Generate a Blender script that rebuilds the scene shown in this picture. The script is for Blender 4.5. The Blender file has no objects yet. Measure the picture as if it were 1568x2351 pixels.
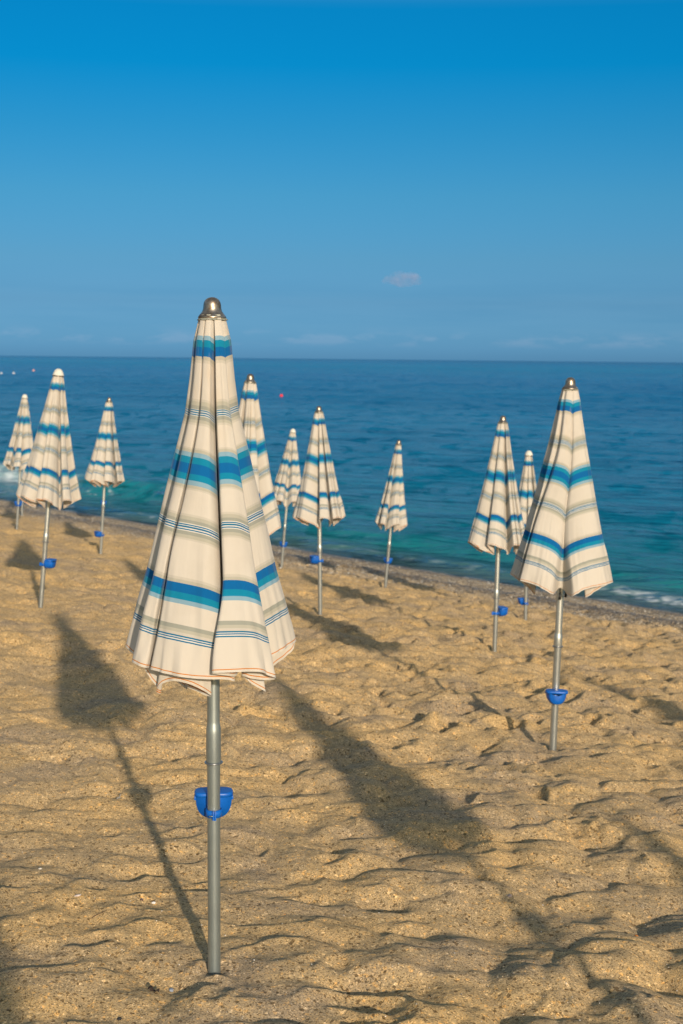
import bpy, bmesh, math, random
import numpy as np
from mathutils import Vector, Matrix, Quaternion

random.seed(7); rng = np.random.default_rng(11)
scene = bpy.context.scene
COL = scene.collection
R_ = math.radians

# ------------------------------------------------------------------ camera
# all picture measures below are in a 1568 x 2351 frame
F = 3265.0; PITCH = math.atan(351.5/F); ROLL = R_(0.585); EZ = 1.60
CAMM = Matrix.Rotation(math.pi/2-PITCH, 3, 'X') @ Matrix.Rotation(ROLL, 3, 'Z')
EYE = Vector((0, 0, EZ))
def ray(u, v): return CAMM @ Vector(((u-784)/F, -(v-1175.5)/F, -1.0))
def proj(p):
    d = CAMM.transposed() @ (Vector(p)-EYE)
    return (784+F*d.x/-d.z, 1175.5-F*d.y/-d.z)
NX, NY = 0.75, 0.6614                              # direction from the beach to the sea
SEA = EZ-3.12
PS = np.array([-60, -12, 0.0, 2.1, 4.0, 5.0, 6.2, 7.4, 8.6, 10.4, 11.3, 12.2, 13.0, 14.0, 14.9, 16, 20, 40, 200])
PZ = np.array([-0.9, -1.4, -1.535, -1.58, -1.68, -1.76, -1.91, -2.07, -2.22, -2.49, -2.65, -2.76, -2.85, -2.98, -3.13, -3.35, -4.0, -6.0, -14])+EZ
def profile(s):
    s = np.asarray(s, float); acc = 0
    for k, w in ((-.8, .15), (-.4, .22), (0, .26), (.4, .22), (.8, .15)): acc = acc+w*np.interp(s+k, PS, PZ)
    return acc
def ground(x, y): return float(profile(NX*x+NY*y))
def hit(u, v, z=None):
    d = ray(u, v); lo, hi = 0.5, 400.0
    if z is not None: return EYE+d*((z-EZ)/d.z)
    for _ in range(60):
        m = (lo+hi)/2; p = EYE+d*m
        if p.z > ground(p.x, p.y): lo = m
        else: hi = m
    return EYE+d*lo

# ------------------------------------------------------------------ noise (numpy)
_perm = np.random.default_rng(3).permutation(512).astype(np.int64)
_ga = np.random.default_rng(5).uniform(0, 2*np.pi, 512)
def pn(x, y):
    xi = np.floor(x).astype(np.int64); yi = np.floor(y).astype(np.int64)
    xf = x-xi; yf = y-yi
    u = xf*xf*xf*(xf*(xf*6-15)+10); v = yf*yf*yf*(yf*(yf*6-15)+10)
    def g(i, j, dx, dy):
        a = _ga[_perm[(_perm[i & 511]+j) & 511]]
        return np.cos(a)*dx+np.sin(a)*dy
    n00 = g(xi, yi, xf, yf); n10 = g(xi+1, yi, xf-1, yf); n01 = g(xi, yi+1, xf, yf-1); n11 = g(xi+1, yi+1, xf-1, yf-1)
    return (n00*(1-u)+n10*u)*(1-v)+(n01*(1-u)+n11*u)*v
_rj = np.random.default_rng(17).uniform(0, 1, (4, 512))
def pillows(x, y, k=9.0):
    """rounded mounds packed side by side with creases between them, 0..1"""
    xi = np.floor(x).astype(np.int64); yi = np.floor(y).astype(np.int64); acc = 0; wsum = 0
    best = np.full(x.shape, -9.0)
    for i in (-1, 0, 1):
        for j in (-1, 0, 1):
            h = _perm[(_perm[(xi+i) & 511]+yi+j) & 511]
            dx = x-(xi+i+.12+.76*_rj[0][h]); dy = y-(yi+j+.12+.76*_rj[1][h])
            a = _rj[3][h]*3.14; ca, sa = np.cos(a), np.sin(a)
            u = dx*ca+dy*sa; v = -dx*sa+dy*ca
            f = (.55+.45*_rj[2][h])-(u*u*.75+v*v*1.35)
            m = np.maximum(best, f); d = np.abs(best-f)
            best = m+np.exp(-d*k)*.5/k*1.2
    return best
def smooth(a, b, x):
    t = np.clip((x-a)/(b-a), 0, 1); return t*t*(3-2*t)

# ------------------------------------------------------------------ materials
class NT:
    def __init__(s, name):
        s.m = bpy.data.materials.new(name); s.m.use_nodes = True
        s.t = s.m.node_tree; s.b = s.t.nodes['Principled BSDF']; s.out = s.t.nodes['Material Output']
    def n(s, t, **k):
        nd = s.t.nodes.new(t)
        for a, v in k.items():
            if a.startswith('i_'):
                key = a[2:]; key = int(key) if key.isdigit() else key.replace('_', ' ')
                if isinstance(v, bpy.types.NodeSocket): s.t.links.new(v, nd.inputs[key])
                else: nd.inputs[key].default_value = v
            else: setattr(nd, a, v)
        return nd
    def l(s, a, b): s.t.links.new(a, b)
    def set(s, **k):
        for a, v in k.items():
            inp = s.b.inputs[a.replace('_', ' ')]
            if isinstance(v, bpy.types.NodeSocket): s.l(v, inp)
            else: inp.default_value = v
    def math(s, op, a, b=0.0, c=None):
        nd = s.t.nodes.new('ShaderNodeMath'); nd.operation = op
        for i, v in enumerate((a, b) if c is None else (a, b, c)):
            if isinstance(v, bpy.types.NodeSocket): s.l(v, nd.inputs[i])
            else: nd.inputs[i].default_value = v
        return nd.outputs[0]
    def ramp(s, fac, stops, interp='LINEAR'):
        nd = s.t.nodes.new('ShaderNodeValToRGB'); cr = nd.color_ramp; cr.interpolation = interp
        while len(cr.elements) > 1: cr.elements.remove(cr.elements[-1])
        cr.elements[0].position = stops[0][0]; c = stops[0][1]; cr.elements[0].color = c if len(c) == 4 else (*c, 1)
        for p, c in stops[1:]:
            e = cr.elements.new(p); e.color = c if len(c) == 4 else (*c, 1)
        s.l(fac, nd.inputs[0]); return nd.outputs[0]
    def mix(s, fac, a, b, typ='MIX'):
        nd = s.t.nodes.new('ShaderNodeMix'); nd.data_type = 'RGBA'; nd.blend_type = typ
        for i, v in ((0, fac), (6, a), (7, b)):
            if isinstance(v, bpy.types.NodeSocket): s.l(v, nd.inputs[i])
            else: nd.inputs[i].default_value = v if i == 0 else (*v, 1)
        return nd.outputs[2]
    def noise(s, vec, scale, detail=2, rough=.5, dist=0.0):
        nd = s.n('ShaderNodeTexNoise', i_Vector=vec, i_Scale=scale, i_Detail=detail, i_Roughness=rough, i_Distortion=dist)
        return nd.outputs[0]
    def bump(s, h, strength, dist, normal=None):
        nd = s.n('ShaderNodeBump', i_Height=h, i_Strength=strength, i_Distance=dist)
        if normal is not None: s.l(normal, nd.inputs['Normal'])
        return nd.outputs[0]
    def coord(s, k='Object'): return s.n('ShaderNodeTexCoord').outputs[k]
    def scalev(s, vec, sc):
        return s.n('ShaderNodeMapping', i_Vector=vec, i_Scale=sc).outputs[0]

CREAM = (.545, .497, .425); GB = (.36, .36, .30); G1 = (.475, .435, .365); G2 = (.39, .37, .30); G3 = (.285, .29, .245)
LB = (.20, .33, .41); TE = (.003, .19, .315); BL = (.001, .105, .30); LN = (.001, .125, .25); WH = (.60, .56, .49); OR = (.50, .17, .02)
STR = [(0, GB), (.0485, CREAM), (.0964, LB), (.1078, TE), (.1242, BL), (.1465, G2), (.1557, G1), (.1628, CREAM),
 (.252, G1), (.258, G2), (.2676, G3), (.277, WH), (.2785, LN), (.2814, WH), (.2837, LN), (.2868, WH), (.2893, LN), (.2921, WH), (.2938, G3), (.3037, G2), (.3113, G1), (.317, CREAM),
 (.373, G1), (.3774, G2), (.3846, LB), (.3958, TE), (.4125, BL), (.4376, TE), (.4537, LB), (.4653, G2), (.4727, G1), (.4771, CREAM),
 (.5355, G1), (.541, G2), (.5494, G3), (.5579, WH), (.5601, LN), (.5629, WH), (.565, LN), (.5686, WH), (.5715, LN), (.5749, WH), (.5769, G3), (.586, G2), (.5942, G1), (.5986, CREAM),
 (.6892, G1), (.6957, G2), (.704, BL), (.7263, TE), (.7428, LB), (.7538, CREAM), (.8032, G3), (.8133, G2), (.8211, G1),
 (.8283, LN), (.8317, WH), (.834, LN), (.8369, WH), (.8395, LN), (.8428, CREAM), (.9165, OR), (.9187, CREAM)]
def fabric(name, a=0.0, b=1.0):
    n = NT(name)
    uv = n.n('ShaderNodeUVMap', uv_map='UVMap').outputs[0]
    sx = n.n('ShaderNodeSeparateXYZ', i_0=uv).outputs
    c = sx[1] if (a == 0 and b == 1) else n.math('MULTIPLY_ADD', sx[1], b, a)
    # one ramp per stretch of the pattern keeps the thin lines sharp
    cuts = [0, .2, .35, .5, .65, .775, .88, 1.0]; col = None
    for a_, b_ in zip(cuts[:-1], cuts[1:]):
        seg = [((p-a_)/(b_-a_), k_) for p, k_ in STR if a_ <= p < b_]
        if not seg or seg[0][0] > 0: seg = [(0, CREAM)]+seg
        fac = n.math('MULTIPLY', n.math('SUBTRACT', c, a_), 1/(b_-a_))
        rc = n.ramp(fac, seg, 'CONSTANT')
        col = rc if col is None else n.mix(n.math('GREATER_THAN', c, a_), col, rc)
    # orange hem thread
    # weave: fine diagonal twill, strongest in the coloured bands
    tw = n.n('ShaderNodeTexWave', i_Vector=n.scalev(uv, (70, 70, 1)), i_Scale=6.0, i_Distortion=3.0, i_Detail=1.0, i_Detail_Scale=4.0)
    tw.bands_direction = 'DIAGONAL'
    hsv = n.n('ShaderNodeSeparateColor', i_Color=col); hsv.mode = 'HSV'
    sat = n.math('MULTIPLY', n.math('GREATER_THAN', hsv.outputs[1], .45), n.math('GREATER_THAN', hsv.outputs[0], .5))
    sat = n.math('MULTIPLY', sat, n.math('LESS_THAN', hsv.outputs[0], .56))
    col = n.mix(n.math('MULTIPLY', n.math('MULTIPLY', tw.outputs[1], sat), .10), col, (.55, .62, .62))
    co = n.coord()
    blot = n.noise(co, 5.0, 4, .6)
    col = n.mix(.5, col, n.mix(1.0, col, n.ramp(blot, [(.25, (.80, .78, .74)), (.5, (.98, .98, .97)), (.8, (1, 1, 1))]), 'MULTIPLY'))
    # yellowish stains running down from the cap
    st = n.noise(n.scalev(co, (26, 26, 5)), 1.0, 3, .6)
    stm = n.math('MULTIPLY', n.ramp(st, [(.50, (0, 0, 0)), (.72, (1, 1, 1))]), n.ramp(sx[1], [(.03, (1, 1, 1)), (.42, (0, 0, 0))]))
    col = n.mix(n.math('MULTIPLY', stm, .5), col, (.52, .33, .14))
    fine = n.noise(co, 420.0, 1, .5)
    bp = n.bump(fine, .12, .001)
    bp = n.bump(n.noise(n.scalev(co, (30, 30, 9)), 1.0, 3, .55), .28, .006, bp)
    n.set(Base_Color=col, Roughness=.9, Normal=bp)
    n.b.inputs['Specular IOR Level'].default_value = .15
    n.b.inputs['Sheen Weight'].default_value = .15
    tr = n.n('ShaderNodeBsdfTranslucent', i_Color=col)
    ms = n.n('ShaderNodeMixShader', i_0=.16); n.l(n.b.outputs[0], ms.inputs[1]); n.l(tr.outputs[0], ms.inputs[2])
    n.l(ms.outputs[0], n.out.inputs[0])
    return n.m
M_FAB = fabric('striped_canvas'); M_FAB2 = fabric('striped_canvas_other_cut', .178, .765)

def plain_mats():
    global M_ALU, M_RING, M_CAP, M_CLOTHCAP, M_BLUE, M_BLACK, M_STEEL
    n = NT('sage_aluminium'); co = n.coord()
    sc = n.noise(n.scalev(co, (260, 260, 30)), 1.0, 3, .6); d = n.noise(co, 9.0, 3, .6)
    n.set(Base_Color=n.mix(1.0, n.ramp(d, [(.3, (.31, .35, .345)), (.7, (.385, .43, .42))]), n.ramp(sc, [(.35, (.86, .86, .84)), (.6, (1, 1, 1))]), 'MULTIPLY'),
          Metallic=.78, Roughness=n.ramp(sc, [(.3, (.44,)*3), (.7, (.34,)*3)]), Normal=n.bump(sc, .05, .001)); M_ALU = n.m
    global M_ALU2
    n = NT('bright_aluminium'); co = n.coord()
    sc = n.noise(n.scalev(co, (260, 260, 30)), 1.0, 3, .6); d = n.noise(co, 9.0, 3, .6)
    n.set(Base_Color=n.mix(1.0, n.ramp(d, [(.3, (.50, .52, .50)), (.7, (.62, .63, .60))]), n.ramp(sc, [(.35, (.86, .86, .84)), (.6, (1, 1, 1))]), 'MULTIPLY'),
          Metallic=.85, Roughness=.33, Normal=n.bump(sc, .05, .001)); M_ALU2 = n.m
    n = NT('steel_ring'); n.set(Base_Color=(.32, .32, .31, 1), Metallic=.9, Roughness=.32); M_RING = n.m
    n = NT('worn_brassy_metal'); co = n.coord()
    d = n.noise(co, 45.0, 4, .65)
    n.set(Base_Color=n.ramp(d, [(.32, (.13, .075, .035)), (.5, (.30, .25, .19)), (.68, (.42, .37, .30))]), Metallic=.92,
          Roughness=n.ramp(d, [(.3, (.5,)*3), (.7, (.28,)*3)]), Normal=n.bump(n.noise(co, 160.0, 2), .12, .001)); M_CAP = n.m
    n = NT('pale_grey_canvas'); co = n.coord()
    n.set(Base_Color=n.ramp(n.noise(co, 30.0, 3), [(.3, (.50, .49, .42)), (.7, (.62, .60, .52))]), Roughness=.9, Normal=n.bump(n.noise(co, 400.0), .2, .001)); M_CLOTHCAP = n.m
    n = NT('blue_plastic'); co = n.coord()
    n.set(Base_Color=n.ramp(n.noise(co, 22.0, 3), [(.3, (.0, .082, .37)), (.7, (.001, .108, .46))]), Roughness=.42, Normal=n.bump(n.noise(co, 90.0), .08, .002)); M_BLUE = n.m
    n = NT('black_plastic'); n.set(Base_Color=(.012, .012, .012, 1), Roughness=.5); M_BLACK = n.m
    n = NT('zinc_screw'); n.set(Base_Color=(.6, .55, .4, 1), Metallic=1.0, Roughness=.3); M_STEEL = n.m
plain_mats()

# ------------------------------------------------------------------ object helpers
def link(me, name, parent=None, mat=None, smooth_=True):
    if mat is not None and not me.materials: me.materials.append(mat)
    if smooth_: me.polygons.foreach_set('use_smooth', [True]*len(me.polygons))
    o = bpy.data.objects.new(name, me); COL.objects.link(o)
    if parent is not None: o.parent = parent
    return o
def tag(o, label=None, cat=None, group=None, kind=None):
    if label: o['label'] = label
    if cat: o['category'] = cat
    if group: o['group'] = group
    if kind: o['kind'] = kind
    return o
def grid_mesh(name, P, closed=False, uv=None, attrs=None):
    """P: rows x cols x 3"""
    r, c, _ = P.shape
    me = bpy.data.meshes.new(name)
    idx = np.arange(r*c).reshape(r, c)
    if closed:
        a = idx[:-1]; b = np.roll(idx, -1, 1)[:-1]; d = idx[1:]; e = np.roll(idx, -1, 1)[1:]
    else:
        a = idx[:-1, :-1]; b = idx[:-1, 1:]; d = idx[1:, :-1]; e = idx[1:, 1:]
    q = np.stack([a, d, e, b], -1).reshape(-1, 4)
    nf = len(q)
    me.vertices.add(r*c); me.vertices.foreach_set('co', P.reshape(-1).astype(np.float32))
    me.loops.add(nf*4); me.loops.foreach_set('vertex_index', q.reshape(-1).astype(np.int32))
    me.polygons.add(nf); me.polygons.foreach_set('loop_start', np.arange(0, nf*4, 4, dtype=np.int32))
    me.polygons.foreach_set('use_smooth', np.ones(nf, bool))
    if uv is not None:
        ul = me.uv_layers.new(name='UVMap'); ul.data.foreach_set('uv', uv.reshape(-1, 2)[q.reshape(-1)].reshape(-1).astype(np.float32))
    for k, v in (attrs or {}).items():
        at = me.attributes.new(k, 'FLOAT', 'POINT'); at.data.foreach_set('value', v.reshape(-1).astype(np.float32))
    me.update(calc_edges=True); me.validate()
    return me
def lathe(name, prof, seg=32):
    """prof: list of (z, r) bottom to top"""
    th = np.linspace(0, 2*np.pi, seg, endpoint=False)
    P = np.array([[(r*math.cos(t), r*math.sin(t), z) for t in th] for z, r in prof[::-1]])
    return grid_mesh(name, P, closed=True)
def bm_mesh(name, bm):
    bmesh.ops.recalc_face_normals(bm, faces=bm.faces)
    me = bpy.data.meshes.new(name); bm.to_mesh(me); bm.free(); return me
def bm_box(bm, c, s, bevel=0.0):
    g = bmesh.ops.create_cube(bm, size=1.0, matrix=Matrix.Translation(c) @ Matrix.Diagonal((*s, 1)))
    if bevel:
        ed = list({e for v in g['verts'] for e in v.link_edges})
        bmesh.ops.bevel(bm, geom=ed, offset=bevel, segments=2, affect='EDGES', profile=.6)

# ------------------------------------------------------------------ canopies
def chaikin(pts, it):
    for _ in range(it):
        nx = np.roll(pts, -1, 0)
        pts = np.stack([pts*.75+nx*.25, pts*.25+nx*.75], 1).reshape(-1, pts.shape[1])
    return pts
TAB_A = ([0, .046, .11, .2, .29, .41, .57, .71, .85, 1.0, 1.1], [.03, .0330, .049, .0585, .071, .101, .139, .173, .212, .252, .28])
TAB_G = ([0, .046, .11, .17, .29, .41, .57, .71, .85, 1.0, 1.1], [.03, .0335, .050, .060, .084, .110, .143, .176, .214, .252, .28])
def canopy_mesh(name, ctl, tab, N=320, rows=80, seed=0, it=2, hem_noise=.008, wr=.0035, width=1.0, wide=None):
    """a generalised cone over a folded closed curve; ctl rows: x, y(towards viewer), fold angle, x at hem, y at hem, hem offset"""
    c = []
    for p in ctl:
        p = list(p)
        if len(p) == 3: p += [p[0], p[1], 0]
        if len(p) == 6: p += [p[0], p[1]]
        if len(p) == 8: p += [1.0]
        c.append(p)
    c = np.array(c, float)
    c = chaikin(c, it)
    d = np.linalg.norm(np.roll(c[:, :2], -1, 0)-c[:, :2], axis=1)+1e-6
    s = np.concatenate([[0], np.cumsum(d)]); cc = np.vstack([c, c[:1]])
    t = np.linspace(0, s[-1], N, endpoint=False)
    q = np.stack([np.interp(t, s, cc[:, k]) for k in range(9)], 1)
    phi = np.radians(q[:, 2]); ph = t/s[-1]*2*np.pi
    r0 = np.random.default_rng(seed)
    # per column hem length
    def per(k): return sum(r0.uniform(-1, 1)*np.cos(j*ph+r0.uniform(0, 6.3))/j**.5 for j in range(3, k))
    cpos = np.cos(phi)*q[:, 8]
    rho_h = .925/cpos+q[:, 5]+hem_noise*per(22)*.35
    v = np.linspace(0, 1, rows)[:, None]
    rho = .0465+(rho_h[None, :]-.0465)*v
    w = smooth(.70, 1.0, v*np.ones((1, N)))
    # keep the pleats shallow right under the cap
    top = smooth(.0, .30, rho)
    w0 = 1-smooth(.22, .68, rho)
    X = q[None, :, 0]*(1-w)+q[None, :, 3]*w; Y = q[None, :, 1]*(1-w)+q[None, :, 4]*w
    X = X*(1-w0)+q[None, :, 6]*w0; Y = Y*(1-w0)+q[None, :, 7]*w0
    rr = np.sqrt(X*X+Y*Y)+1e-9
    k = (rr**(.35+.65*top))/rr
    R = np.interp(rho, *tab)*width
    wx = pn(t[None, :]*7/ s[-1]*6+seed*9.1+0*rho, rho*5.5+seed)*wr*smooth(.15, 1, rho)*2.2
    wx += pn(t[None, :]*7/s[-1]*16+seed*3.7+0*rho, rho*4+8)*wr*smooth(.5, 1, rho)*2.2
    rad = 1+wx/np.maximum(R, .03)
    X = X*k*R*rad; Y = Y*k*R*rad
    # bottom of the cloth flutters a little
    X += .006*smooth(.8, 1, v)*pn(t[None, :]*9+seed*1.3, rho*6)
    Y += .006*smooth(.8, 1, v)*pn(t[None, :]*9+seed*1.3+50, rho*6)
    h = np.sqrt(X*X+Y*Y)
    Z = -np.sqrt(np.maximum(rho**2-(h*.9)**2, 1e-5))
    P = np.stack([X, -Y, Z], -1)
    cv = rho*cpos[None, :]
    hemv = v*np.ones((1, N)); cv = np.where(hemv > .9999, .925, cv)
    uv = np.stack([t[None, :]/s[-1]*6.28*np.ones_like(rho), cv], -1)
    # the woven stripes end at .925 whatever the hem offset: rescale the last stretch
    over = (rho_h*cpos)[None, :]
    adj = cv-(over-.925)*smooth(.84, .90, cv)
    uv[..., 1] = adj
    return grid_mesh(name, P[:, ::-1], closed=True, uv=uv[:, ::-1])

def cp(x, y, f, hem=None, dh=0, top=None, m=1.0):
    hem = hem or (x, y); top = top or (x, y)
    return (x, y, f, hem[0], hem[1], dh, top[0], top[1], m)
CTL_A = [cp(-.99, -.42, 0), cp(-1.0, -.24, 3), cp(-.82, -.10, 9), cp(-.60, -.08, 15), cp(-.42, -.10, 22.5), cp(-.46, .08, 17), cp(-.24, .15, 22.5), cp(-.33, .36, 18), cp(-.05, .52, 22.5), cp(.0, .62, 21.5), cp(-.25, .72, 16), cp(-.48, .64, 15.5), cp(-.60, .52, 20, dh=.012), cp(-.50, .44, 21, dh=.01), cp(-.66, .38, 17),
 cp(-.80, .36, 4, top=(-.70, .34)), cp(-.865, .44, 2, top=(-.79, .42)), cp(-.885, .52, 1.5, top=(-.80, .54)), cp(-.83, .60, 4, top=(-.74, .66)), cp(-.73, .66, 7, top=(-.52, .78)), cp(-.705, .655, 7.5, top=(-.47, .76)),
 cp(-.69, .50, 8.2, top=(-.44, .58)), cp(-.672, .55, 8.4, top=(-.42, .62)), cp(-.66, .73, 8.4, top=(-.43, .86)), cp(-.63, .765, 8.5, top=(-.40, .92)), cp(-.40, .88, 10.5, top=(-.22, 1.0)), cp(-.1, .94, 14, (-.1, .93), 0, (-.09, .99)), cp(.04, .90, 17, (.17, .86), -.012, (-.04, .84)),
 cp(.11, .78, 18.5, (.22, .80), -.014, (.02, .76)), cp(.125, .60, 20, (.215, .60), -.05, (.085, .55)), cp(.135, .42, 22.5, (.22, .45), -.08, (.10, .30)), cp(.142, .62, 18, (.25, .60), -.05, (.12, .55)), cp(.146, .82, 12, (.265, .88), 0, (.13, .86)), cp(.145, .95, 8, (.08, 1.01), 0, (.15, .93)), cp(.15, 1.0, 6, (-.04, 1.08), 0, (.20, .94)),
 cp(.20, 1.03, 5, (.02, 1.13), 0, (.34, .92)), cp(.34, 1.01, 6, (.30, 1.08), 0, (.40, .96)), cp(.44, .965, 8, (.44, .98), 0, (.46, .96)), cp(.50, .94, 10, (.52, .95), 0, (.54, .90)), cp(.61, .86, 14), cp(.64, .81, 15), cp(.62, .76, 16), cp(.45, .74, 15), cp(.28, .70, 12), cp(.30, .64, 13), cp(.44, .62, 19),
 cp(.54, .56, 22.5), cp(.46, .48, 18), cp(.40, .40, 20), cp(.57, .44, 10, m=1.02), cp(.82, .30, 6, m=1.03), cp(.95, .08, 2, m=1.03), cp(.97, -.10, 0, m=1.03), cp(.92, -.12, 8), cp(.60, -.12, 18), cp(.42, -.20, 22.5),
 cp(.60, -.38, 12), cp(.80, -.50, 2), cp(.72, -.62, 2), cp(.42, -.50, 14), cp(.22, -.36, 22.5), cp(.28, -.65, 10), cp(.22, -.92, 1), cp(.0, -.96, 2), cp(-.12, -.6, 14), cp(-.15, -.35, 22.5), cp(-.34, -.5, 12),
 cp(-.55, -.80, 1), cp(-.70, -.72, 2), cp(-.50, -.55, 14), cp(-.36, -.38, 22.5), cp(-.74, -.50, 10)]
CTL_B = [cp(-1.0, -.22, 0), cp(-.99, -.06, 3), cp(-.80, .04, 9, top=(-.72, .12)), cp(-.60, .10, 16), cp(-.42, .05, 22.5), cp(-.58, .22, 15), cp(-.80, .30, 4, top=(-.68, .40)), cp(-.85, .40, 2, top=(-.76, .50)), cp(-.84, .45, 3, top=(-.66, .60)),
 cp(-.80, .40, 6, top=(-.52, .50)), cp(-.74, .36, 8, top=(-.44, .50)), cp(-.76, .52, 3, top=(-.37, .72)), cp(-.78, .60, 1, top=(-.35, .82)), cp(-.70, .65, 3, top=(-.26, .86)), cp(-.36, .66, 10, (-.36, .72), 0, (.02, .80)),
 cp(-.10, .59, 17, (-.17, .68), .0, (.16, .70)), cp(-.02, .52, 20.5, (-.11, .48), -.02, (.22, .64)), cp(.02, .44, 22.5, (.0, .12), -.07, (.25, .56)), cp(.06, .52, 20.5, (.16, .48), -.01, (.29, .62)), cp(.16, .60, 17, (.24, .68), .0, (.36, .66)), cp(.48, .60, 10, top=(.60, .60)), cp(.78, .46, 4, top=(.80, .50)), cp(.88, .40, 2, top=(.87, .45)), cp(.90, .35, 2, top=(.86, .36)), cp(.97, .22, 0, top=(.98, .24)), cp(1.0, .12, 0),
 cp(.96, .04, 4), cp(.70, .12, 14), cp(.40, .12, 22.5), cp(.60, -.06, 15), cp(.90, -.14, 3), cp(.96, -.28, 1), cp(.70, -.30, 12), cp(.40, -.25, 22.5), cp(.55, -.50, 12), cp(.66, -.74, 1), cp(.45, -.80, 3), cp(.18, -.40, 22.5),
 cp(.14, -.75, 8), cp(.0, -.96, 0), cp(-.2, -.90, 3), cp(-.2, -.40, 22.5), cp(-.44, -.62, 8), cp(-.70, -.70, 0), cp(-.70, -.52, 6), cp(-.40, -.24, 22.5), cp(-.74, -.32, 8)]
def gen_ctl(seed, twist=25, a0=0.0, rin=(.40, .55)):
    r = random.Random(seed); pts = []
    for k in range(8):
        a = a0+k*45+r.uniform(-9, 9); ri = r.uniform(*rin); ro = r.uniform(.93, 1.03); ln = r.uniform(-5, 4)
        pts.append((a, ri, 22.5)); pts.append((a+6, ri*.45+ro*.5, 17)); pts.append((a+11+ln, ro*.95, 8)); pts.append((a+17+ln, ro, 3))
        if r.random() < .55:
            pts.append((a+21+ln, ro*.985, 2)); pts.append((a+23+ln, ro*.86, 2)); pts.append((a+25+ln, ro*.985, 2))
        pts.append((a+30+ln, ro, 4)); pts.append((a+36+ln, ro*.93, 10)); pts.append((a+41, ri*.5+ro*.45, 17))
    out = []
    for a, rr, p in pts:
        th = R_(a+twist*(1-rr)*1.8)
        out.append((math.sin(th)*rr, math.cos(th)*rr, p))     # angle 0 faces the viewer, grows to the right
    return out
CAN = {'A': canopy_mesh('canopy', CTL_A, TAB_A, N=900, rows=170, seed=2, hem_noise=.010, wr=.0034),
       'B': canopy_mesh('canopy', CTL_B, TAB_G, N=560, rows=130, seed=3, hem_noise=.008, wr=.003)}
for i, (tw, a0, ri) in enumerate(((30, 4, (.34, .48)), (-30, 20, (.36, .52)), (48, 12, (.32, .44)), (-15, 0, (.33, .48)), (20, 30, (.36, .52)))):
    CAN['G%d' % i] = canopy_mesh('canopy', gen_ctl(40+i, tw, a0, ri), TAB_G, N=400, rows=90, seed=10+i, wr=.004, hem_noise=.02)

# ------------------------------------------------------------------ small parts
CAP_PROF = [(-.0005, .030), (0, .0350), (.002, .0362), (.005, .0352), (.0085, .0325), (.013, .0285), (.018, .0250), (.025, .0232), (.034, .0224), (.041, .0208), (.047, .0172), (.051, .0118), (.0532, .006), (.0538, .0001)]
ME_CAP = lathe('cap', CAP_PROF, 40); ME_CAP.materials.append(M_CAP)
ME_CAPCLOTH = lathe('cap', [(-.004, .040), (.004, .0395), (.014, .036), (.027, .031), (.038, .024), (.046, .014), (.049, .0001)], 40); ME_CAPCLOTH.materials.append(M_CLOTHCAP)
ME_BAND = lathe('cap_trim', [(-.006, .0405), (-.004, .0425), (-.001, .0425), (.001, .0400)], 40); ME_BAND.materials.append(M_CAP)
def ragged_collar():
    th = np.linspace(0, 2*np.pi, 120, endpoint=False); r = random.Random(4)
    rows = []
    for j, (z, rr) in enumerate(((0.001, .034), (-.002, .0375), (-.004, .0385))):
        rows.append([((rr+(r.uniform(-.0012, .0016) if j == 2 else 0)+.0012*math.sin(3*t+1))*math.cos(t), (rr+(r.uniform(-.001, .0014) if j == 2 else 0))*math.sin(t), z+(r.uniform(-.0012, .0012) if j == 2 else 0)) for t in th])
    return grid_mesh('frayed_collar', np.array(rows), closed=True)
_n = NT('dusty_green_canvas'); _n.set(Base_Color=(.22, .22, .17, 1), Roughness=.95); M_COLLAR = _n.m
ME_COLLAR = ragged_collar(); ME_COLLAR.materials.append(M_COLLAR)
def torus(name, R, r, z=0):
    th = np.linspace(0, 2*np.pi, 40, endpoint=False); ph = np.linspace(0, 2*np.pi, 11)
    return grid_mesh(name, np.array([[((R+r*math.cos(p))*math.cos(t), (R+r*math.cos(p))*math.sin(t), z+r*math.sin(p)) for t in th] for p in ph[::-1]]), closed=True)
ME_RING = torus('stop_ring', .0212, .0024); ME_RING.materials.append(M_RING)

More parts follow.
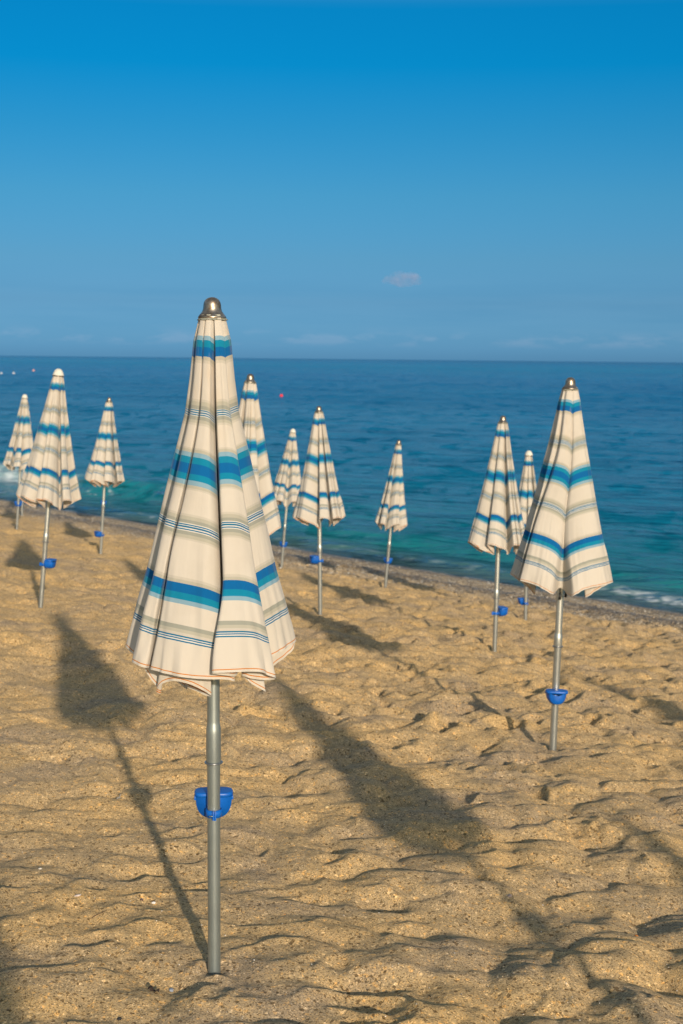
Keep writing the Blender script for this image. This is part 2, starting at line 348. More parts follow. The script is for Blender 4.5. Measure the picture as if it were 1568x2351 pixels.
def tray_meshes():
    # bowl: D shaped outline swept forward (towards -Y), rounded
    W, H = .0462, .056
    def outline(k):
        pts = []
        for i in range(25):
            a = math.pi*i/24
            x = W*k*math.copysign(abs(math.cos(a))**.75, math.cos(a)); z = -H*(1-(1-k)*.5)*math.sin(a)**.8
            pts.append((x, z))
        return pts
    rows = []
    for t in np.linspace(0, 1, 12):
        k = math.sqrt(max(0, 1-(t**3.2)*.50))*(1-.06*t)
        y = -.0235-.054*t
        rows.append([(x, y, z) for x, z in outline(k)])
    rows.append([(x*.2, -.0785, z*.45-.01) for x, z in outline(.62)])
    bm = bmesh.new(); V = [[bm.verts.new(p) for p in r] for r in rows]
    for a, b in zip(V[:-1], V[1:]):
        for i in range(len(a)-1): bm.faces.new((a[i], a[i+1], b[i+1], b[i]))
    bm.faces.new(V[0]); bm.faces.new(V[-1])
    # two raised ribs on the front
    for sx in (-1, 1): bm_box(bm, Vector((sx*.026, -.066, -.020)), (.0022, .014, .034), .0008)
    bmesh.ops.remove_doubles(bm, verts=bm.verts, dist=1e-5)
    body = bm_mesh('bowl', bm)
    bm = bmesh.new()
    # lid: rounded slab, longer than the bowl, with end lugs
    top = []
    n = 28
    for z, k in ((-.001, 1.0), (.006, 1.0), (.0095, .965), (.0105, .90)):
        ring = []
        for i in range(n):
            a = 2*math.pi*i/n
            x = .0500*k*math.copysign(abs(math.cos(a))**.45, math.cos(a)); y = -.0490+.0305*k*math.copysign(abs(math.sin(a))**.7, math.sin(a))
            ring.append(bm.verts.new((x, y, z)))
        top.append(ring)
    for a, b in zip(top[:-1], top[1:]):
        for i in range(n): bm.faces.new((a[i], a[(i+1) % n], b[(i+1) % n], b[i]))
    bm.faces.new(top[-1]); bm.faces.new(top[0])
    for sx in (-1, 1): bm_box(bm, Vector((sx*.0480, -.031, -.0035)), (.0045, .014, .010), .0012)
    lid = bm_mesh('lid', bm)
    # clamp band round the pole, bridge to the bowl and screw lug
    bm = bmesh.new(); n = 28; prof = ((.0172, .0), (.0208, .0), (.0208, -.019), (.0172, -.019))
    rings = [[bm.verts.new((r*math.cos(2*math.pi*i/n), r*math.sin(2*math.pi*i/n), -.024+z)) for i in range(n)] for r, z in prof]
    for a, b in zip(rings, rings[1:]+rings[:1]):
        for i in range(n): bm.faces.new((a[i], a[(i+1) % n], b[(i+1) % n], b[i]))
    bm_box(bm, Vector((-.0038, .0255, -.0340)), (.0045, .013, .0235), .001)
    bm_box(bm, Vector((.0012, .0252, -.0340)), (.0045, .012, .0235), .001)
    bm_box(bm, Vector((0, -.0225, -.0335)), (.020, .006, .018), .001)
    clamp = bm_mesh('clamp', bm)
    bm = bmesh.new()
    bmesh.ops.create_cone(bm, cap_ends=True, segments=10, radius1=.0016, radius2=.0016, depth=.016, matrix=Matrix.Translation((.004, .0275, -.0350)) @ Matrix.Rotation(math.pi/2, 4, 'Y'))
    screw = bm_mesh('screw', bm)
    for m in (body, lid, clamp): m.materials.append(M_BLUE)
    screw.materials.append(M_STEEL)
    for m in (body, lid, clamp): 
        m.polygons.foreach_set('use_smooth', [True]*len(m.polygons))
    return body, lid, clamp, screw
ME_BOWL, ME_LID, ME_CLAMP, ME_SCREW = tray_meshes()

# ------------------------------------------------------------------ umbrellas
GRP = 'closed beach umbrellas planted in the sand'
BASES = []
def umbrella(base, top, can, label, cap='metal', rot=0, tray_t=None, tray_rot=0, ring_t=None, swage_t=None, cscale=1.0, width=1.0, fab=None, yaw=0.0, extra=None):
    """base/top world points; *_t are heights along the pole in metres"""
    ax = (top-base); H = ax.length; ax.normalize()
    head = math.atan2(-base.x, base.y)+yaw
    Mx = Matrix.Translation(base) @ Vector((0, 0, 1)).rotation_difference(ax).to_matrix().to_4x4() @ Matrix.Rotation(head, 4, 'Z')
    e = bpy.data.objects.new('beach_umbrella', None); COL.objects.link(e); e.matrix_world = Mx; e.empty_display_size = .2
    tag(e, label, 'umbrella', GRP)
    ring_t = ring_t or .52
    sw = swage_t or ring_t+.045
    # lower pole
    link(lathe('lower_pole', [(-.30, .0161), (0, .0162), (ring_t-.012, .0166), (ring_t-.004, .0172), (ring_t-.001, .0172)], 32), 'lower_pole', e, M_ALU if can == 'A' else M_ALU2)
    o = link(ME_RING, 'stop_ring', e); o.location = (0, 0, ring_t)
    link(lathe('upper_pole', [(ring_t+.001, .0185), (ring_t+.004, .0189), (sw-.012, .0189), (sw, .0186), (sw+.012, .0163), (sw+.02, .0160), (H-.055, .0158)], 32), 'upper_pole', e, M_ALU if can == 'A' else M_ALU2)
    c = CAN[can]
    c = link(c, 'canopy', e); c.data.materials.clear() if False else None
    if fab is not None:
        c.data = c.data.copy(); c.data.materials.clear(); c.data.materials.append(fab)
    elif not c.data.materials: c.data.materials.append(M_FAB)
    c.location = (0, 0, H-.009*cscale); c.scale = (cscale*width, cscale*width, cscale); c.rotation_euler = (0, 0, R_(rot))
    if cap == 'metal':
        o = link(ME_CAP, 'cap', e); o.location = (0, 0, H-.0538*cscale)
        o.scale = (cscale,)*3
        o2 = link(ME_COLLAR, 'frayed_collar', e); o2.location = (0, 0, H-.0538*cscale); o2.scale = (cscale,)*3; o2.rotation_euler = (0, 0, R_(rot))
    else:
        o = link(ME_CAPCLOTH, 'cap', e); o.location = (0, 0, H-.049*cscale); o.scale = (cscale,)*3
        o2 = link(ME_BAND, 'trim', o); o2.location = (0, 0, 0)
    if tray_t:
        a = bpy.data.objects.new('ashtray', None)
        b = link(ME_BOWL, 'ashtray', e); b.location = (0, 0, tray_t); b.rotation_euler = (0, 0, R_(tray_rot))
        link(ME_LID, 'lid', b); link(ME_CLAMP, 'clamp', b); link(ME_SCREW, 'screw', b)
        bpy.data.objects.remove(a)
    if extra: extra(e, H)
    BASES.append((base.x, base.y))
    return e
def place(u0, v0, u1, v1, dep=None):
    """base on the sand seen at (u0, v0), top seen at (u1, v1) at about the same distance"""
    b = hit(u0, v0)
    fwd = CAMM @ Vector((0, 0, -1)); d = (b-EYE).dot(fwd)
    # top at the same world distance along Y as the base
    r = ray(u1, v1); t = EYE+r*((b.y)/r.y)
    return b, t, F/d
def along(b, t, v):
    lo, hi = 0.0, (t-b).length; ax = (t-b).normalized()
    for _ in range(40):
        m = (lo+hi)/2
        if proj(b+ax*m)[1] > v: lo = m
        else: hi = m
    return lo
def add(u0, v0, u1, v1, hem, can, label, tray_v=None, ring_v=None, swage_v=None, **k):
    b, t, ppm = place(u0, v0, u1, v1)
    L = (hem-v1)/ppm
    cs = L/1.022
    return umbrella(b, t, can, label, cscale=cs, tray_t=along(b, t, tray_v) if tray_v else None, ring_t=along(b, t, ring_v) if ring_v else None,
                    swage_t=along(b, t, swage_v) if swage_v else None, **k)

def ribs_tip(e, H):
    for a, dz in ((R_(-92), 0.0), (R_(-60), .012)):
        bm = bmesh.new()
        bmesh.ops.create_cone(bm, cap_ends=True, segments=8, radius1=.0028, radius2=.0028, depth=.12, matrix=Matrix.Translation((.045*math.cos(a), .045*math.sin(a), H-.910+dz)))
        bmesh.ops.create_cone(bm, cap_ends=True, segments=10, radius1=.0065, radius2=.005, depth=.030, matrix=Matrix.Translation((.047*math.cos(a), .047*math.sin(a), H-.972+dz)))
        link(bm_mesh('rib', bm), 'rib', e, M_BLACK)

add(492, 2232, 487, 682, 1562, 'A', 'nearest and largest striped umbrella, standing alone in front of all the others', tray_v=1836, ring_v=1750, swage_v=1672, tray_rot=180, rot=0)
add(1269, 1724, 1310, 866, 1375, 'B', 'large striped umbrella at the right with a deep open fold down its front', tray_v=1584, ring_v=1484, tray_rot=6, rot=0, extra=ribs_tip)
add(549, 1502, 575, 858, 1243, 'G3', 'striped umbrella half hidden right behind the nearest one, with brassy cap', rot=10, tray_v=1424, tray_rot=160, ring_v=1350)
add(93, 1398, 135, 846, 1172, 'G0', 'broad striped umbrella at the left with pale grey cloth cap and ashtray to the right', cap='cloth', rot=8, tray_v=1285, tray_rot=62, ring_v=1244)
add(38, 1222, 57, 905, 1086, 'G1', 'farther umbrella at the left edge, grey stripes instead of blue just under its pale cap', cap='cloth', rot=0, tray_v=1154, tray_rot=180, ring_v=1130, fab=M_FAB2, width=.95)
add(231, 1272, 251, 912, 1122, 'G2', 'striped umbrella with brassy cap between the broad left one and the nearest one', rot=10, tray_v=1222, tray_rot=-60, ring_v=1165)
add(646, 1306, 673, 984, 1166, 'G3', 'small far striped umbrella with pale cloth cap, partly behind a nearer one in the centre', cap='cloth', rot=-40, tray_v=1247, tray_rot=178, ring_v=1215)
add(735, 1413, 732, 932, 1212, 'G4', 'upright striped umbrella in the centre with flat-rimmed cap and ashtray to the left', rot=-8, tray_v=1278, tray_rot=-70, ring_v=1268)
add(884, 1354, 916, 1010, 1223, 'G1', 'small slender striped umbrella standing by itself in the middle of the sea view', rot=70, tray_v=1284, tray_rot=176, ring_v=1256, width=.84)
add(1135, 1500, 1155, 954, 1275, 'G0', 'striped umbrella with brassy cap just left of the large right one, ashtray to the right', rot=-42, tray_v=1397, tray_rot=112, ring_v=1373)
add(1206, 1426, 1214, 1034, 1268, 'G2', 'small far umbrella with pale cloth cap tucked between the two umbrellas at the right', cap='cloth', rot=-30, tray_v=1377, tray_rot=-140, ring_v=1345, width=.92)
add(50, 1188, 62, 922, 1066, 'G4', 'farthest left umbrella, only its pole and blue ashtray showing behind another', rot=20, tray_v=1142, tray_rot=180, ring_v=1110, width=.8)
add(233, 1212, 253, 945, 1085, 'G3', 'umbrella hidden behind the brassy-capped left one, only its blue ashtray showing', rot=20, tray_v=1152, tray_rot=176, ring_v=1120, width=.75)

# ------------------------------------------------------------------ sun (from the shadow of the nearest umbrella)
bA = hit(492, 2232); tA = EYE+ray(487, 682)*((bA.y)/ray(487, 682).y); sA = hit(127, 1402)
SUN = (tA-sA).normalized()
elev = math.asin(SUN.z); az = math.atan2(SUN.x, SUN.y)
print('sun elev', math.degrees(elev), 'az', math.degrees(az), 'baseA', bA, 'topA', tA)
sl = bpy.data.lights.new('sun', 'SUN'); sl.energy = 3.5; sl.angle = R_(1.1); sl.color = (1.0, .85, .67)
so = bpy.data.objects.new('sun', sl); COL.objects.link(so); so.rotation_euler = SUN.to_track_quat('Z', 'Y').to_euler(); so.location = (20, -20, 20)

# umbrellas standing behind and beside the camera: their shadows reach into the picture
def caster(u, v, can, label, rot):
    tip = hit(u, v); lo, hi = .5, 12
    for _ in range(40):
        m = (lo+hi)/2; p = tip+SUN*m
        if p.z-ground(p.x, p.y) < 1.72: lo = m
        else: hi = m
    p = tip+SUN*lo
    b = Vector((p.x-.02, p.y, ground(p.x, p.y)))
    print('caster', b)
    return umbrella(b, p, can, label, rot=rot, tray_t=.7, tray_rot=90, ring_t=.55, cscale=.86, width=1.12)
caster(590, 1545, 'G0', 'umbrella beyond the right picture edge whose long shadow crosses the middle foreground', 20)
caster(1285, 1545, 'G1', 'umbrella beyond the right picture edge whose shadow falls right of the large right one', 50)
caster(1335, 1845, 'G4', 'umbrella beyond the right picture edge whose shadow darkens the lower right sand', 0)
caster(-75, 1830, 'G2', 'umbrella behind the camera whose shadow darkens the lower left corner', 0)

# ------------------------------------------------------------------ sand
def nonuni(core0, core1, n, outer):
    return np.concatenate([outer[0], np.linspace(core0, core1, n), outer[1]])
def sand():
    deg = np.pi/180
    fine = np.linspace(-19*deg, 19*deg, 520)
    midL = np.linspace(-44*deg, -19.2*deg, 130); midR = np.linspace(19.2*deg, 44*deg, 130)
    co = np.linspace(46*deg, 314*deg, 70)
    th = np.concatenate([midL, fine, midR, co])          # closed round the eye
    r = np.concatenate([[.05, .3, .6, 1.0, 1.4, 1.8, 2.2], np.exp(np.arange(math.log(2.5), math.log(33), .00235)), [34, 36, 40, 46, 55, 70, 90, 130, 200]])
    T, Rr = np.meshgrid(th, r)
    x = Rr*np.sin(T); y = Rr*np.cos(T); s = NX*x+NY*y; tt = -NY*x+NX*y
    z = profile(s)
    dry = 1-smooth(11.6, 13.2, s)
    n = 0.030*pn(x/1.5+3, y/1.3+7)
    wxx = pn(x/.5, y/.5+20)*.11; wyy = pn(x/.5+40, y/.5)*.11
    w2x = pn(x/.16+11, y/.16)*.035; w2y = pn(x/.16, y/.16+31)*.035
    X2 = x+wxx*.8+w2x; Y2 = y+wyy*.8+w2y
    amt = smooth(-.30, .22, pn(x/1.1+2, y/.9+5)+.35*smooth(-.6, .8, x)-.05)
    n += (.032+.030*amt)*(1+.35*smooth(5, 8, Rr))*pillows(X2/.215, Y2/.205, 14)+.022*pn(X2/.5+4, Y2/.45)
    n += (.007+.015*amt)*pillows(X2/.105+7, Y2/.10+3, 12)
    n += .0030*pn((x+wxx)/.09+9, (y+wyy)/.08)+.0012*pn(x/.033+9, y/.028)
    # long soft crests with a steep far side
    for lam, amp, ox, wa, ang in ((.34, .007, 0, .42, .25), (.24, .007, 31, .34, -.40), (.15, .0042, 77, .20, .1)):
        ph = (y*math.cos(ang)+x*math.sin(ang)+wa*pn(x/.7+ox, y/.5+ox)+wa*.35*pn(x/.22+ox, y/.22))/lam
        f = ph-np.floor(ph)
        saw = np.where(f < .80, f/.80, 1-smooth(.80, 1.0, f))**1.6
        mask = smooth(-.02, .30, pn(x/.42+ox*2, y/.34-ox))
        n += amp*saw*mask*(1-.55*amt)*(1-.5*smooth(7, 11, Rr))
    n -= .028
    z = z+n*dry
    # footprints and scuffs, stamped on the grid
    rr = random.Random(77)
    H = np.zeros_like(z); lr = np.log(r)
    for k in range(5200):
        px = rr.uniform(-6.5, 6); py = rr.uniform(2.6, 22)
        if py < abs(px)*1.2: continue
        if NX*px+NY*py > 12.4: continue
        if px < -.6 and rr.random() < .45: continue
        big = rr.random() < .30
        if big: L = rr.uniform(.08, .14); W = rr.uniform(.050, .085); D = rr.uniform(.012, .027)
        else: L = rr.uniform(.04, .09); W = rr.uniform(.03, .06); D = rr.uniform(.006, .016)
        if py < 6.5: D *= .7 if py < 5 else .85
        else: D *= 1.45+(.35 if px > -.6 else 0)
        a = rr.uniform(-1.6, 1.6); ca, sa = math.cos(a), math.sin(a)
        d0 = math.hypot(px, py); t0 = math.atan2(px, py); m = 2.2*L
        i0 = np.searchsorted(r, d0-m); i1 = np.searchsorted(r, d0+m)
        j0 = np.searchsorted(th[:780], t0-m/d0); j1 = np.searchsorted(th[:780], t0+m/d0)
        if i1 <= i0 or j1 <= j0: continue
        X = x[i0:i1, j0:j1]-px; Y = y[i0:i1, j0:j1]-py
        A = (X*ca+Y*sa); B = (-X*sa+Y*ca)
        bend = rr.uniform(-2.5, 2.5); B = B+bend*A*A
        q = np.sqrt((A/L)**2+(B/W)**2)
        q = q*(1+.22*pn(X/.06+k, Y/.06))
        # steeper on one end, raised rim
        dep = -D*np.clip(1-q**2.2, 0, 1)**1.2*(1+.35*np.clip(A/L, -1, 1))
        rim = D*.36*np.exp(-((q-1.22)/.22)**2)*(1+.6*np.clip(B/W, -1, 1))
        H[i0:i1, j0:j1] += dep+rim
    z = z+np.clip(H, -.042, .013)*dry
    # firmer gravelly slope above the water: low steps left by the waves
    lower_beach = smooth(11.4, 12.6, s)
    edge = s+.35*pn(tt/3.1+3, s/4)+.12*pn(tt/.8, s)
    z += lower_beach*(.05*np.exp(-((edge-12.6)/.3)**2)-.10*smooth(12.65, 12.95, edge)*(1-smooth(13.0, 14.4, edge)) + .012*pn(x/.25, y/.2)+.006*pn(x/.07, y/.06))
    # sand is level with the picture where the poles go in
    for bx, by in BASES:
        d2 = (x-bx)**2+(y-by)**2
        g = np.exp(-d2/.11**2); z = z*(1-g)+g*(profile(s)+.002)
        dd = np.sqrt(d2); z = z+.011*np.exp(-((dd-.055)/.022)**2)*(.6+1.4*pn(x/.05+bx, y/.05))-.008*np.exp(-(dd/.03)**2)
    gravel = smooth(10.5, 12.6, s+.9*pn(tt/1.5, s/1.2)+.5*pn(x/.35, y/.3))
    wrack_shade = np.exp(-((edge-12.55-.25*pn(tt/1.2, tt*0+4))/.30)**2)*smooth(-.25, .2, pn(tt/.9, s/.35)+.25)  # dark strip along the berm step: wrack plus the step's shade painted in
    wet_wrack_shade = .95*wrack_shade+smooth(13.9, 14.5, s+.5*pn(tt/2.3+4, s/3))
    me = grid_mesh('sand', np.stack([x, y, z], -1)[::-1], closed=True, attrs={'gravel': gravel[::-1], 'lower_beach': np.clip(wet_wrack_shade, 0, 1)[::-1]})
    n = NT('beach_sand'); co = n.coord()
    g = n.n('ShaderNodeAttribute', attribute_name='gravel').outputs['Fac']; w = n.n('ShaderNodeAttribute', attribute_name='lower_beach').outputs['Fac']
    big = n.noise(n.scalev(co, (1, 1.3, 1)), 1.9, 4, .55, .6)
    base = n.ramp(big, [(.34, (.355, .277, .178)), (.48, (.415, .312, .174)), (.64, (.48, .343, .168))])
    gr = n.n('ShaderNodeTexVoronoi', i_Vector=co, i_Scale=330.0); gr.feature = 'F1'
    gsep = n.n('ShaderNodeSeparateColor', i_Color=gr.outputs['Color']).outputs
    grains = n.ramp(gsep[0], [(0, (.36, .34, .30)), (.10, (.62, .60, .58)), (.26, (.88, .86, .84)), (.55, (1.02, 1.0, .96)), (.80, (1.20, 1.08, .88)), (.93, (1.45, 1.38, 1.3)), (.985, (1.9, 1.85, 1.8))], 'CONSTANT')
    gr2 = n.n('ShaderNodeTexVoronoi', i_Vector=co, i_Scale=120.0)
    g2 = n.n('ShaderNodeSeparateColor', i_Color=gr2.outputs['Color']).outputs
    coarse = n.ramp(g2[1], [(0, (.45, .42, .38)), (.045, (1, 1, 1)), (.90, (1, 1, 1)), (.93, (1.45, 1.25, .95)), (.97, (1.6, 1.6, 1.6))], 'CONSTANT')
    col = n.mix(1.0, n.mix(1.0, base, grains, 'MULTIPLY'), coarse, 'MULTIPLY')
    mott = n.noise(co, 34.0, 3, .65)
    col = n.mix(1.0, col, n.ramp(mott, [(.3, (.80, .82, .86)), (.55, (1.04, 1.02, 1.0)), (.75, (1.14, 1.08, .98))]), 'MULTIPLY')
    # gravel
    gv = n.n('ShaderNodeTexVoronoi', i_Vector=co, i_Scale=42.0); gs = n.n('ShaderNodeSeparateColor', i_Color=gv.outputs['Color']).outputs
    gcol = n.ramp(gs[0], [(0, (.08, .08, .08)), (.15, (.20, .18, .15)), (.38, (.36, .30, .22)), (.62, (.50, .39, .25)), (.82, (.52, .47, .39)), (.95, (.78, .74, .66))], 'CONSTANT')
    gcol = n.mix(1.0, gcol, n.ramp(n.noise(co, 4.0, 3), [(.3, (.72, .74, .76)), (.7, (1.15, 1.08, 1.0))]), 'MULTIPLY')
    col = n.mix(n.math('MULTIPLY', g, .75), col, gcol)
    col = n.mix(w, col, n.mix(1.0, col, (.50, .49, .47), 'MULTIPLY'))  # darkens wet sand, and the wrack strip with its painted step shade
    rough = n.math('MULTIPLY_ADD', w, -.55, .95)
    hgt = n.math('ADD', n.math('MULTIPLY', gsep[1], .5), n.math('MULTIPLY', n.noise(co, 90.0, 4, .7), 1.6))
    hgt = n.math('ADD', hgt, n.math('MULTIPLY', n.math('MULTIPLY', gv.outputs['Distance'], g), -26.0))
    bp = n.bump(hgt, .55, .0016)
    n.set(Base_Color=col, Roughness=rough, Normal=bp); n.b.inputs['Specular IOR Level'].default_value = .18; n.b.inputs['Diffuse Roughness'].default_value = .3
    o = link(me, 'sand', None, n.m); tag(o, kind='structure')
    return o, z, r, th
SAND, SZ, SR, STH = sand()
def sand_z(x, y):
    rr = math.hypot(x, y); t = math.atan2(x, y)
    i = int(np.clip(np.searchsorted(SR, rr), 0, len(SR)-1)); j = int(np.clip(np.searchsorted(STH[:780], t), 0, 779))
    return float(SZ[i, j])

# ------------------------------------------------------------------ sea
def shore_q(x, y):
    s = NX*x+NY*y; t = -NY*x+NX*y
    return s-14.55, t
def sea():
    deg = np.pi/180
    th = np.concatenate([np.linspace(-60*deg, -20*deg, 60)[:-1], np.linspace(-20*deg, 20*deg, 420), np.linspace(20*deg, 100*deg, 110)[1:]])
    r = np.concatenate([np.exp(np.arange(math.log(11), math.log(70), .0031)), np.exp(np.arange(math.log(70.3), math.log(42000), .0125))])
    T, Rr = np.meshgrid(th, r); x = Rr*np.sin(T); y = Rr*np.cos(T)
    q, t = shore_q(x, y)
    fade = 1-smooth(40, 140, Rr)
    off = smooth(0, 2.5, q)
    z = np.zeros_like(x)
    # swell running in, crests parallel to the shore
    qq = q+.9*pn(t/6, q/9)
    z += fade*off*.050*np.sin(2*np.pi*qq/4.6)*(.6+.8*pn(t/7+9, q/6))
    z += fade*off*.040*pn(t/1.9, q/.75+3)
    z += fade*off*.022*pn(t/.8+7, q/.36)
    z += (1-smooth(15, 45, Rr))*smooth(-.3, 1, q)*.010*pn(t/.34+7, q/.17)
    # far chop
    f2 = smooth(30, 80, Rr)*(1-smooth(350, 900, Rr))
    z += f2*.10*pn(t/7, q/3)
    # breaking wave along the left, dying out to the right
    lf = smooth(19, 25.5, t)                     # t grows to the left / far
    q0 = 3.1-.9*(1-lf)+.45*pn(t/3.3, t*0+1)
    A = .10+.24*lf
    dq = q-q0
    wav = np.where(dq < 0, np.exp(-(dq/(.34))**2), np.exp(-(dq/1.5)**2))*A*(1+.35*pn(t/1.3, t*0+5))
    z += wav
    # second low line and the wash
    q1 = .9+.35*pn(t/2.2+8, t*0+2); d1 = q-q1
    z += .05*np.where(d1 < 0, np.exp(-(d1/.16)**2), np.exp(-(d1/.5)**2))*(1+.6*pn(t/.9, t*0+3))
    z += .030*pn(t/1.6+3, q/1.1)*np.exp(-(q/1.2)**2)
    # foam
    nz = .5+.5*pn(t/.35, q/.2)*1.4; nz2 = .5+.7*pn(t/.12, q/.08); strand = 1-np.abs(pn(t/.62+3, q/.5))*4.2
    far_left = smooth(28.7, 29.7, t)
    foam = far_left*np.exp(-((dq+.45)/.5)**2)*1.0*nz
    foam += lf*1.3*np.exp(-((dq+.15)/.5)**2)*smooth(.62, .95, strand)*smooth(.35, .7, nz2)*smooth(.0, .25, pn(t/1.7+2, t*0+8))
    foam += np.exp(-((q-.05+.22*pn(t/.8, t*0+6))/.14)**2)*.75*smooth(.25, .62, nz+.22*pn(t/2.7, t*0))
    # foam around the low line at the right (small t)
    rt = 1-smooth(11.0, 12.6, t)
    foam += rt*np.exp(-((d1+.12)/.20)**2)*1.0*nz*smooth(.3, .6, nz2)
    foam += .35*np.exp(-((d1+.1)/.12)**2)*smooth(.52, .85, nz)
    depth = np.clip(q, -.9, 9000)
    z = z+SEA
    me = grid_mesh('sea', np.stack([x, y, z], -1)[::-1], attrs={'foam': np.clip(foam, 0, 1)[::-1], 'offshore': depth[::-1]})
    n = NT('sea_water'); co = n.coord()
    at = n.n('ShaderNodeAttribute', attribute_name='offshore').outputs['Fac']; fo = n.n('ShaderNodeAttribute', attribute_name='foam').outputs['Fac']
    d = n.math('MULTIPLY', n.math('LOGARITHM', n.math('MAXIMUM', n.math('ADD', at, 1.0), 1.0), 10.0), .25)
    lg = lambda q: math.log10(q+1)*.25
    body = n.ramp(d, [(0, (.10, .13, .12)), (lg(.6), (.06, .14, .14)), (lg(1.8), (.010, .18, .205)), (lg(5), (.003, .175, .245)), (lg(12), (.002, .17, .30)), (lg(50), (.002, .175, .36)), (lg(160), (.001, .18, .40)), (lg(420), (.001, .23, .44)), (lg(900), (.001, .19, .41)), (lg(2500), (.001, .115, .29))])
    # long bands of current and cloud-free slicks far out, patches of weed
    pt = n.noise(n.scalev(co, (.02, .02, .02)), 1.0, 4, .55)
    body = n.mix(1.0, body, n.ramp(pt, [(.35, (.84, .88, .92)), (.6, (1.12, 1.08, 1.04))]), 'MULTIPLY')
    col = n.mix(fo, body, (.72, .75, .76))
    # rotate into shore axes for elongated ripples
    mp = n.n('ShaderNodeMapping', i_Vector=co); mp.inputs['Rotation'].default_value = (0, 0, math.atan2(NX, NY)*.55); v = mp.outputs[0]
    r1 = n.noise(n.scalev(v, (1.4, 3.6, 1)), 1.0, 4, .6, .4)
    r2 = n.noise(n.scalev(v, (.24, .62, 1)), 1.0, 4, .6, .5)
    r3 = n.noise(n.scalev(v, (7, 15, 1)), 1.0, 3, .6)
    r4 = n.noise(n.scalev(v, (.03, .10, 1)), 1.0, 4, .6)
    bp = n.bump(r1, 1.0, .11); bp = n.bump(r2, 1.0, .42, bp); bp = n.bump(r3, .8, .012, bp); bp = n.bump(r4, 1.0, 1.3, bp)
    fr = n.n('ShaderNodeFresnel', i_IOR=1.33, i_Normal=bp).outputs[0]
    fr = n.ramp(fr, [(0, (.02,)*3), (.10, (.07,)*3), (.35, (.22,)*3), (1, (.52,)*3)])
    refl_dim = n.noise(n.scalev(co, (.95, .40, 1)), 1.0, 5, .66, .5); refl_dim3 = n.noise(n.scalev(co, (.26, .085, 1)), 1.0, 4, .62, .4); refl_dim2 = n.noise(n.scalev(v, (.022, .05, 1)), 1.0, 4, .6, .3)
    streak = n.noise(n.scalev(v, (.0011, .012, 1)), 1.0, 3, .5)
    gm = n.math('MULTIPLY', n.math('MULTIPLY', n.ramp(refl_dim, [(.38, (.10,)*3), (.47, (.85,)*3), (.64, (1,)*3)]), n.ramp(refl_dim3, [(.36, (.62,)*3), (.48, (1,)*3)])), n.ramp(refl_dim2, [(.35, (.86,)*3), (.62, (1,)*3)]))  # noise dims the reflection in strokes, painting in the dark wave faces
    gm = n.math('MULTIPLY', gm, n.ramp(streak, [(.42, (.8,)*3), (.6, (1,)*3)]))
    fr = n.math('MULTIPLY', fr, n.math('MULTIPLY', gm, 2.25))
    gl = n.n('ShaderNodeBsdfGlossy', i_Normal=bp, i_Roughness=.12); df = n.n('ShaderNodeBsdfDiffuse', i_Color=col, i_Normal=bp)
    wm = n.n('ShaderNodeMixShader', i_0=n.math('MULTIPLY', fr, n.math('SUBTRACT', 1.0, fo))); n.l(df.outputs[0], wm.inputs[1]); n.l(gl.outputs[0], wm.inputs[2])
    tp = n.n('ShaderNodeBsdfTransparent', i_Color=(.80, .90, .92, 1))
    ms = n.n('ShaderNodeMixShader'); n.l(n.ramp(n.math('ADD', n.math('MULTIPLY', at, .5), n.math('ADD', .5, fo)), [(.30, (.15,)*3), (.50, (.45,)*3), (.80, (.92,)*3), (.999, (1,)*3)]), ms.inputs[0])
    n.l(tp.outputs[0], ms.inputs[1]); n.l(wm.outputs[0], ms.inputs[2]); n.l(ms.outputs[0], n.out.inputs[0])
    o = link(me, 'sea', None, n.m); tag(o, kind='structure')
sea()

# ------------------------------------------------------------------ buoys
def buoy(u, v, rad, colr, label):
    p = hit(u, v, SEA)
    name = 'buoy'
    m = NT('buoy_plastic'); co = m.coord()
    m.set(Base_Color=m.mix(1.0, m.ramp(m.noise(co, 6.0, 3), [(.3, (.8,)*3), (.7, (1,)*3)]), colr, 'MULTIPLY'), Roughness=.4)
    prof = [(-.8, .35), (-.7, .7), (-.3, .97), (0, 1.0), (.35, .93), (.7, .68), (.88, .36), (.95, .2), (1.08, .2), (1.1, .14), (1.1, .001)]
    me = lathe('buoy', [(z*rad, r*rad) for z, r in prof], 28)
    o = link(me, name, None, m.m); o.location = (p.x, p.y, SEA+rad*.35); tag(o, label, 'buoy', 'swimming area buoys on the sea')
    rg = link(torus('eye_ring', rad*.16, rad*.045), 'eye_ring', o, M_STEEL); rg.location = (0, 0, rad*1.2); rg.rotation_euler = (math.pi/2, 0, .4)
buoy(646, 910, .135, (.85, .01, .015), 'small bright red buoy floating on the sea right of the nearest umbrella')
buoy(3, 858, .20, (.5, .52, .55), 'white buoy floating at the very left edge of the sea')
buoy(31, 858, .21, (.5, .52, .55), 'second white buoy from the left edge, floating near the horizon')
buoy(77, 852, .25, (.62, .30, .26), 'faded pinkish buoy floating right of the two white ones')

